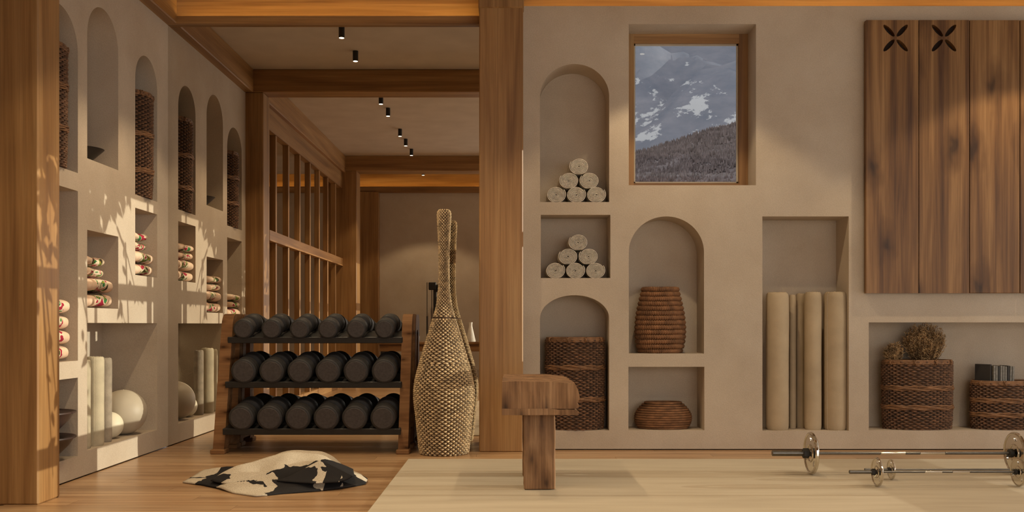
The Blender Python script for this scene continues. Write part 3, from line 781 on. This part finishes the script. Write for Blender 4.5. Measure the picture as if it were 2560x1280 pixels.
pl2 = [(-1.86, 5.93), (-1.74, 5.83), (-1.62, 5.88), (-1.45, 5.80), (-1.30, 5.86), (-1.16, 5.80), (-1.06, 5.9), (-1.07, 6.05), (-1.13, 6.2), (-1.12, 6.42), (-1.22, 6.62), (-1.42, 6.66), (-1.58, 6.55), (-1.66, 6.36), (-1.80, 6.22)]
v2, f2 = sheet(pl2, (-1.4, 6.18), z2)
def z3(x, y, k):
    u, w_ = rot(x, y, -1.13, 5.97, .35); return .05+.06*crease(w_, .13)*g2(u, 0, 0, 0, .22, 1)+.055*(1-k)
v3, f3 = sheet([(-1.42, 5.80), (-1.2, 5.74), (-1.05, 5.78), (-.98, 5.95), (-1.03, 6.13), (-1.16, 6.17), (-1.28, 6.0)], (-1.17, 5.95), z3, 14, 80)
vv = [tuple(p) for p in v1]+[tuple(p) for p in v2]+[tuple(p) for p in v3]; ff = list(f1)+[tuple(i+len(v1) for i in q) for q in f2]+[tuple(i+len(v1)+len(v2) for i in q) for q in f3]
th_ = link('throw_blanket', pyd('throw_blanket', vv, ff), M['throw'], smooth=True)
sm = th_.modifiers.new('cloth_thickness', 'SOLIDIFY'); sm.thickness = .007; sm.offset = 1
tag(th_, 'crumpled cream and black patterned throw lying on the wooden floor', 'blanket')

# ------------------------------------------------------------------ barbells
def plate_mesh(r, th):
    n = 48
    hs = []
    for k in range(3):
        a = PI/2+.15+k*2*PI/3; ring_ = []
        for i in range(16):
            t = 2*PI*i/16; ring_.append((r*.68*math.cos(a)+r*.17*math.cos(t)*math.cos(a+PI/2)-r*.10*math.sin(t)*math.cos(a), r*.68*math.sin(a)+r*.17*math.cos(t)*math.sin(a+PI/2)-r*.10*math.sin(t)*math.sin(a)))
        hs.append(ring_)
    hs.append([(r*.14*math.cos(2*PI*i/20), r*.14*math.sin(2*PI*i/20)) for i in range(20)])
    me = slab('plate', [(r*math.cos(2*PI*i/n), r*math.sin(2*PI*i/n)) for i in range(n)], hs, th, lambda a, b, c: (c-th/2, a, b))
    return me
def xrod(name, x0, x1, r, mat, parent, n=20):
    o = link(name, lathe(name, [(r*.85, 0), (r, r*.15), (r, x1-x0-r*.15), (r*.85, x1-x0)], n), mat, parent, (x0, 0, 0), (0, PI/2, 0), smooth=True); sharp(o.data, 40); return o
def barbell(Yc, r, xl, xp0, xp1, rb, rs, segs, label):
    zc = RZ+r+.0005
    t = empty('barbell', (xp0, Yc, zc)); tag(t, label, 'barbell', 'barbells on the rug')
    xe = xp1+(xp0-xl)
    th = r*.20
    pts = [xp0]+[s for sg in segs for s in sg]+[xp1]
    mats = ['steel', 'chrome']*6
    for i in range(len(pts)-1): xrod('bar' if i % 2 == 0 else 'knurled_grip', pts[i]-xp0, pts[i+1]-xp0, rb, M[mats[i]], t)
    for s, a, b in ((-1, xl, xp0), (1, xp1, xe)):
        xrod('sleeve', a-xp0, b-xp0, rs, M['steel'], t)
        e = xp0 if s < 0 else xp1
        c0 = e-xp0+(-th*.5-rs*2.3 if s < 0 else th*.5)
        xrod('collar', c0, c0+rs*2.3, rs*1.75, M['black'], t, 6)
        xrod('collar', e-xp0-(-th*.5 if s < 0 else th*.5+rs*1.6), e-xp0-(-th*.5 if s < 0 else th*.5+rs*1.6)+rs*1.6, rs*1.5, M['black'], t)
        p = link('plate', plate_mesh(r, th*.5), M['chrome'], t, (e-xp0, 0, 0)); bevel_mod(p, th*.1, 2)
        for k, rr in ((0, .96), (1, .44)):
            v, f = [], []
            n, m = 64, 8
            for j in range(n):
                a_ = 2*PI*j/n
                for q in range(m):
                    q_ = 2*PI*q/m; rad = r*rr-r*.045+r*.045*math.cos(q_)+ (0 if k else 0)
                    v.append((th*.5*math.sin(q_), rad*math.cos(a_), rad*math.sin(a_)))
            for j in range(n):
                for q in range(m): f.append((j*m+q, ((j+1) % n)*m+q, ((j+1) % n)*m+(q+1) % m, j*m+(q+1) % m))
            link('plate_rim' if k == 0 else 'plate_hub', pyd('plate_rim', v, f), M['chrome'], p, smooth=True)
def fx(x, Y_): return (x-1280)*Y_/2400
Y1 = 6.36; barbell(Y1, .140, fx(1930, Y1), fx(2028, Y1), fx(2538, Y1), .0098, .019, [(fx(2201, Y1), fx(2263, Y1)), (fx(2300, Y1), fx(2362, Y1))], 'largest chrome-plated barbell, farthest back on the rug')
Y2 = 5.88; barbell(Y2, .0895, fx(2123, Y2), fx(2193, Y2), fx(2546, Y2), .007, .0115, [(fx(2312, Y2), fx(2355, Y2)), (fx(2381, Y2), fx(2424, Y2))], 'short barbell with chrome plates nearest the camera')
Y3 = 6.14; barbell(Y3, .065, fx(2161, Y3), fx(2228, Y3), fx(2580, Y3), .0062, .008, [], 'smallest barbell lying between the two others')

# ------------------------------------------------------------------ slatted wooden wall panel
pan = empty('wall_panel', (3.6, 7.6, 1.25)); tag(pan, 'dark walnut plank panel with two cut-out flower motifs on the wall', 'wall panel')
def pp(o): o.parent = pan; o.matrix_parent_inverse = Matrix.Translation(pan.location).inverted(); return o
K = 7.6/2400
def pz(y): return 1+(812-y)*K
def pxx(x): return (x-1280)*K
ed = [2165, 2297, 2424, 2550, 2677]
for i in range(4):
    a, b = pxx(ed[i])+.003, pxx(ed[i+1])-.003
    hs = []
    for cx_ in (2239, 2360):
        if ed[i] < cx_ < ed[i+1]:
            for sx in (-1, 1):
                for sy in (-1, 1):
                    ring_ = []
                    for k in range(16):
                        t = 2*PI*k/16; u, w_ = 20*math.cos(t), 6*math.sin(t)
                        ring_.append((pxx(cx_+sx*(16.5+u*.68)+sx*w_*.73), pz(95+sy*(18.5+u*.73)-sy*w_*.68)))
                    hs.append(ring_)
    o = pp(link('plank', slab('plank', rect(a, pz(733), b, pz(50)), hs, .045, lambda p, q, c: (p, 7.6+c, q)), M['walnut'])); bevel_mod(o, .004, 2)
pp(box('cutout_shade_board', (pxx(2168), 7.646, pz(730)), (pxx(2677)-.01, 7.667, pz(53)), M['wick_in']))  # dark board added behind the planks, paints the shade inside the cut-outs

# ------------------------------------------------------------------ dried shrubs and magazines in the baskets
def shrub(cx_, cy_, z0, spread, h, n, label, seed):
    rr = random.Random(seed); v, f = [], []; sv, sf = [], []
    for k in range(n):
        a = rr.uniform(0, 2*PI); e = math.sqrt(rr.random())
        tx, ty = math.cos(a)*e*spread, math.sin(a)*e*spread*.5
        tz = h*(.62+.38*math.sqrt(max(0, 1-e*e)))*rr.uniform(.72, 1.04)
        p0 = Vector((tx*.25, ty*.25, 0)); p1 = Vector((tx*.8, ty*.8, tz*.6)); p2 = Vector((tx*1.08, ty, tz))
        tube(sv, sf, [p0, p1, p2], [.0025, .0018, .0008], 3, False)
        for q in range(26):
            t = rr.uniform(.3, 1); p = p1.lerp(p2, (t-.5)*2) if t > .5 else p0.lerp(p1, t*2)
            d = Vector((rr.gauss(0, 1), rr.gauss(0, 1), rr.uniform(.2, 1.8))).normalized()
            s = d.orthogonal().normalized()*.0032; l = rr.uniform(.013, .028)
            b = len(v); v += [p-s, p+s, p+d*l*.6+s*1.2, p+d*l]; f.append((b, b+1, b+2, b+3))
    t = empty('dried_shrub', (cx_, cy_, z0)); tag(t, label, 'dried plant', 'dried shrubs in the basket')
    link('stem', pyd('stem', sv, sf), M['stem'], t); fo = link('foliage', pyd('foliage', v, f), M['dry'], t); fo['kind'] = 'stuff'
zt = NF['n7']+.553-.075
shrub(3.355, YB+.14, zt, .165, .38, 380, 'larger bushy brown dried shrub in the wicker basket', 5)
shrub(3.10, YB+.13, zt, .075, .225, 130, 'smaller dried sprig bush at the left in the wicker basket', 8)
zt = NF['n7']+.385-.075
xm = 3.855
tag(box('magazine', (-.010, -.06, 0), (.010, .07, .215), M['cover'], None, .002, 1, (xm-.035, YB+.11, zt), (0, .03, .62)), 'dark-covered magazine at the left end of the row in the basket', 'magazine', 'magazines in the basket')
mm = None
for k in range(9):
    bm = bmesh.new(); add_box(bm, (-.008, -.06, 0), (.008, .06, .205-.003*(k % 3)), .002)
    o = link('magazine', bm_mesh('magazine', bm), M['paper'] if k % 4 != 2 else M['cover'], None, (xm+.022+.0185*k, YB+.11, zt), (0, .004+.010*max(0, k-5), .05))
    od = ['first', 'second', 'third', 'fourth', 'fifth', 'sixth', 'seventh', 'eighth', 'last'][k]
    tag(o, 'slim magazine standing in the lower basket, %s after the dark-covered one' % od, 'magazine', 'magazines in the basket')

# ------------------------------------------------------------------ things deep in the mirror
desk = empty('desk', (-1.5, -1.35, 0)); tag(desk, 'long dark wooden desk seen in the mirror behind the rack', 'desk')
def dk(o): o.parent = desk; o.matrix_parent_inverse = Matrix.Translation(desk.location).inverted(); return o
dk(box('desk_top', (-2.38, -1.7, .655), (-.15, -1.15, .70), M['deskwood'], None, .006))
dk(box('apron', (-2.34, -1.66, .53), (-.19, -1.19, .655), M['deskwood'], None, .004))
for xx in (-2.32, -.27):
    for yy in (-1.64, -1.27): dk(box('leg', (xx, yy, 0), (xx+.08, yy+.08, .53), M['black'], None, .004))
tow = empty('cable_tower', (-1.42, -1.9, 0)); tag(tow, 'slim black cable exercise tower behind the desk in the mirror', 'exercise machine')
def tw(o): o.parent = tow; o.matrix_parent_inverse = Matrix.Translation(tow.location).inverted(); return o
tw(box('base', (-1.62, -2.05, 0), (-1.2, -1.75, .05), M['black'], None, .004))
tw(box('column', (-1.445, -1.93, .05), (-1.385, -1.87, 1.70), M['black'], None, .004))
tw(box('pulley_head', (-1.53, -1.95, 1.64), (-1.39, -1.85, 1.78), M['black'], None, .01))
tw(box('pulley_head', (-1.385, -1.95, 1.60), (-1.32, -1.85, 1.74), M['black'], None, .01))
for xx in (-1.56, -1.475): tw(box('guide_rod', (xx-.006, -1.905, .05), (xx+.006, -1.893, 1.78), M['black']))
tw(box('grip_bar', (-1.572, -1.915, .80), (-1.548, -1.885, 1.16), M['black'], None, .004))
o = link('flask_vase', lathe('flask_vase', [(.085, 0), (.09, .01), (.03, .27), (.028, .30), (.034, .345), (.026, .345), (.02, .30)], 32), M['white'], None, (-.735, -1.32, .70), smooth=True); sharp(o.data, 40)
tag(o, 'white conical flask-shaped vase on the desk in the mirror', 'vase')
o = link('cup', lathe('cup', [(.03, 0), (.04, .01), (.042, .10), (.038, .10), (.03, .02)], 24), M['white'], None, (-1.68, -1.3, .70), smooth=True); sharp(o.data, 40)
tag(o, 'small white cup on the desk by the rack post in the mirror', 'cup')

# ------------------------------------------------------------------ outside: tree by the side windows
v, f = [], []; rr = random.Random(3)
TX = 6.9; LIFT = SUN_TAN*(TX+2.82)
tree = empty('tree', (TX, 5.0, -.3)); tag(tree, 'leafy tree outside the side windows whose shadow falls on the left wall', 'tree')
def loc(y_, z_, dx=0): return Vector((dx, y_-5.0, z_+LIFT+.3))
tube(v, f, [(0, -.9, 0), (.05, -.7, 1.4), (0, -.3, 2.6), (-.1, .2, 3.5), (0, .5, 4.3)], [.13, .11, .08, .05, .03], 8)
tw = []
for k in range(16):
    y0 = rr.uniform(4.9, 6.3); p = loc(y0, rr.uniform(1.9, 2.5), rr.uniform(-.3, .3)); e = loc(y0+rr.uniform(.1, .75), rr.uniform(1.3, 1.8), rr.uniform(-.3, .3)); tw.append((p, e, 20))
for y0, z0, y1, z1 in ((5.5, 1.7, 6.05, .2), (6.1, 1.5, 6.5, .75), (6.3, 1.6, 6.45, .25), (6.6, 1.6, 7.0, 1.0), (6.85, 1.7, 7.25, 1.15), (7.0, 1.6, 7.1, .45), (5.3, 1.6, 5.55, .5), (5.36, 1.3, 5.5, .1)):
    tw.append((loc(y0, z0), loc(y1, z1), 7))
for p, e, n in tw: tube(v, f, [p, p.lerp(e, .5)+Vector((0, 0, .06)), e], [.016, .011, .004], 5)
link('trunk', pyd('trunk', v, f), M['stem'], tree)
v, f = [], []
def leaf(c, l):
    a = rr.uniform(-2.6, -.5); d = Vector((rr.gauss(0, .3), math.cos(a), math.sin(a))).normalized(); s_ = Vector((rr.gauss(0, .2), -d.z, d.y)).normalized(); w_ = l*.22; b = len(v)
    v.extend([c, c+d*l*.3+s_*w_*.9, c+d*l*.6+s_*w_*.8, c+d*l, c+d*l*.6-s_*w_*.8, c+d*l*.3-s_*w_*.9]); f.append(tuple(range(b, b+6)))
for p, e, n in tw:
    for k in range(n): leaf(p.lerp(e, rr.random())+Vector((rr.gauss(0, .04), rr.gauss(0, .04), rr.gauss(0, .03))), rr.uniform(.08, .17))
k = 0
while k < 620:
    y_, z_ = rr.uniform(5.6, 7.1), rr.uniform(1.38, 2.4)
    if z_ < 1.46+max(0, (y_-6.45))*.95+.05*math.sin(y_*14): continue
    leaf(loc(y_, z_, rr.uniform(-.4, .4)), rr.uniform(.11, .21)); k += 1
fo = link('foliage', pyd('foliage', v, f), simple('green_leaf', (.10,.16,.05), .6), tree); fo['kind'] = 'stuff'

# ------------------------------------------------------------------ outside: mountains seen through window_1
def terrain(name, x0, x1, y0, y1, nx, ny, zf, mat, label, cat):
    v, f = [], []
    for j in range(ny+1):
        for i in range(nx+1):
            x = x0+(x1-x0)*i/nx; y_ = y0+(y1-y0)*j/ny; v.append((x, y_, zf(x, y_)))
    for j in range(ny):
        for i in range(nx):
            a = j*(nx+1)+i; f.append((a, a+1, a+nx+2, a+nx+1))
    return struct(link(name, pyd(name, v, f), mat, smooth=True), label, cat)
def fb(x, y, s, o=5): return noise.fractal((x*s, y*s, .7), 1.0, 2.1, o)
def hill(x, y):
    t = min(1, max(0, (y-900)/700)); ridge = 290+.24*(x-198)+14*fb(x, 0, .006, 3)
    return 60+(ridge-60)*t**.9+8*fb(x, y, .012)
def mount(x, y):
    t = min(1, max(0, (y-1900)/2600)); return 150+1750*t**1.05+170*fb(x, y, .0016)+55*fb(x, y, .006)-.08*(x-500)*t
def mt_mat():
    m, nt, p = nodes('hazy_rock_snow')
    n = N(nt, 'ShaderNodeTexNoise'); n.inputs['Scale'].default_value = .012; n.inputs['Detail'].default_value = 8; n.inputs['Roughness'].default_value = .65; nt.links.new(coords(nt, (1,1,1.6), False), n.inputs[0])
    hazy_rock = ramp(nt, n.outputs[0], [(.3, (.165,.185,.235)), (.7, (.25,.255,.30))])  # blue of distant haze mixed into the stone colour
    n2 = N(nt, 'ShaderNodeTexNoise'); n2.inputs['Scale'].default_value = .015; n2.inputs['Detail'].default_value = 12; n2.inputs['Roughness'].default_value = .68; nt.links.new(coords(nt, (1,.5,1.3), False), n2.inputs[0])
    tc = nt.nodes.new('ShaderNodeTexCoord'); sx = nt.nodes.new('ShaderNodeSeparateXYZ'); nt.links.new(tc.outputs['Object'], sx.inputs[0])
    mr = N(nt, 'ShaderNodeMapRange'); nt.links.new(sx.outputs[2], mr.inputs[0]); mr.inputs[1].default_value = 620; mr.inputs[2].default_value = 860; mr.inputs[3].default_value = .0; mr.inputs[4].default_value = -.16
    ad = N(nt, 'ShaderNodeMath', operation='ADD'); nt.links.new(n2.outputs[0], ad.inputs[0]); nt.links.new(mr.outputs[0], ad.inputs[1])
    sn = ramp(nt, ad.outputs[0], [(.545, (0,0,0)), (.57, (1,1,1))])
    nt.links.new(mix(nt, sn, hazy_rock, (.52,.53,.56)), p.inputs['Base Color']); p.inputs['Roughness'].default_value = 1; p.inputs['Specular IOR Level'].default_value = 0; return m
fm_ = simple('forest_hill', (.18,.155,.16), 1, var=.4, scale=.05, spec=0)
terrain('hill', -600, 1400, 900, 1900, 60, 24, hill, fm_, 'forested brown hillside seen through the window', 'hill')
terrain('mountain', -3000, 5000, 1800, 6500, 220, 130, mount, mt_mat(), 'snow-patched blue-grey mountain seen through the window', 'mountain')
v, f = [], []; rr = random.Random(4)
for k in range(9000):
    y_ = 1130+(rr.random()**.7)*500; x = y_*rr.uniform(.06, .31); z = hill(x, y_)-1; h = rr.uniform(4, 8.5); r = h*.27; b = len(v)
    for q in range(5): a = 2*PI*q/5; v.append((x+r*math.cos(a), y_+r*math.sin(a), z))
    v.append((x, y_, z+h))
    for q in range(5): f.append((b+q, b+(q+1) % 5, b+5))
o = link('conifer_forest', pyd('conifer_forest', v, f), simple('bare_forest', (.165,.135,.135), 1, var=.5, scale=.08, spec=0)); tag(o, 'dense conifer forest on the hillside beyond the window', 'forest', None, 'stuff')
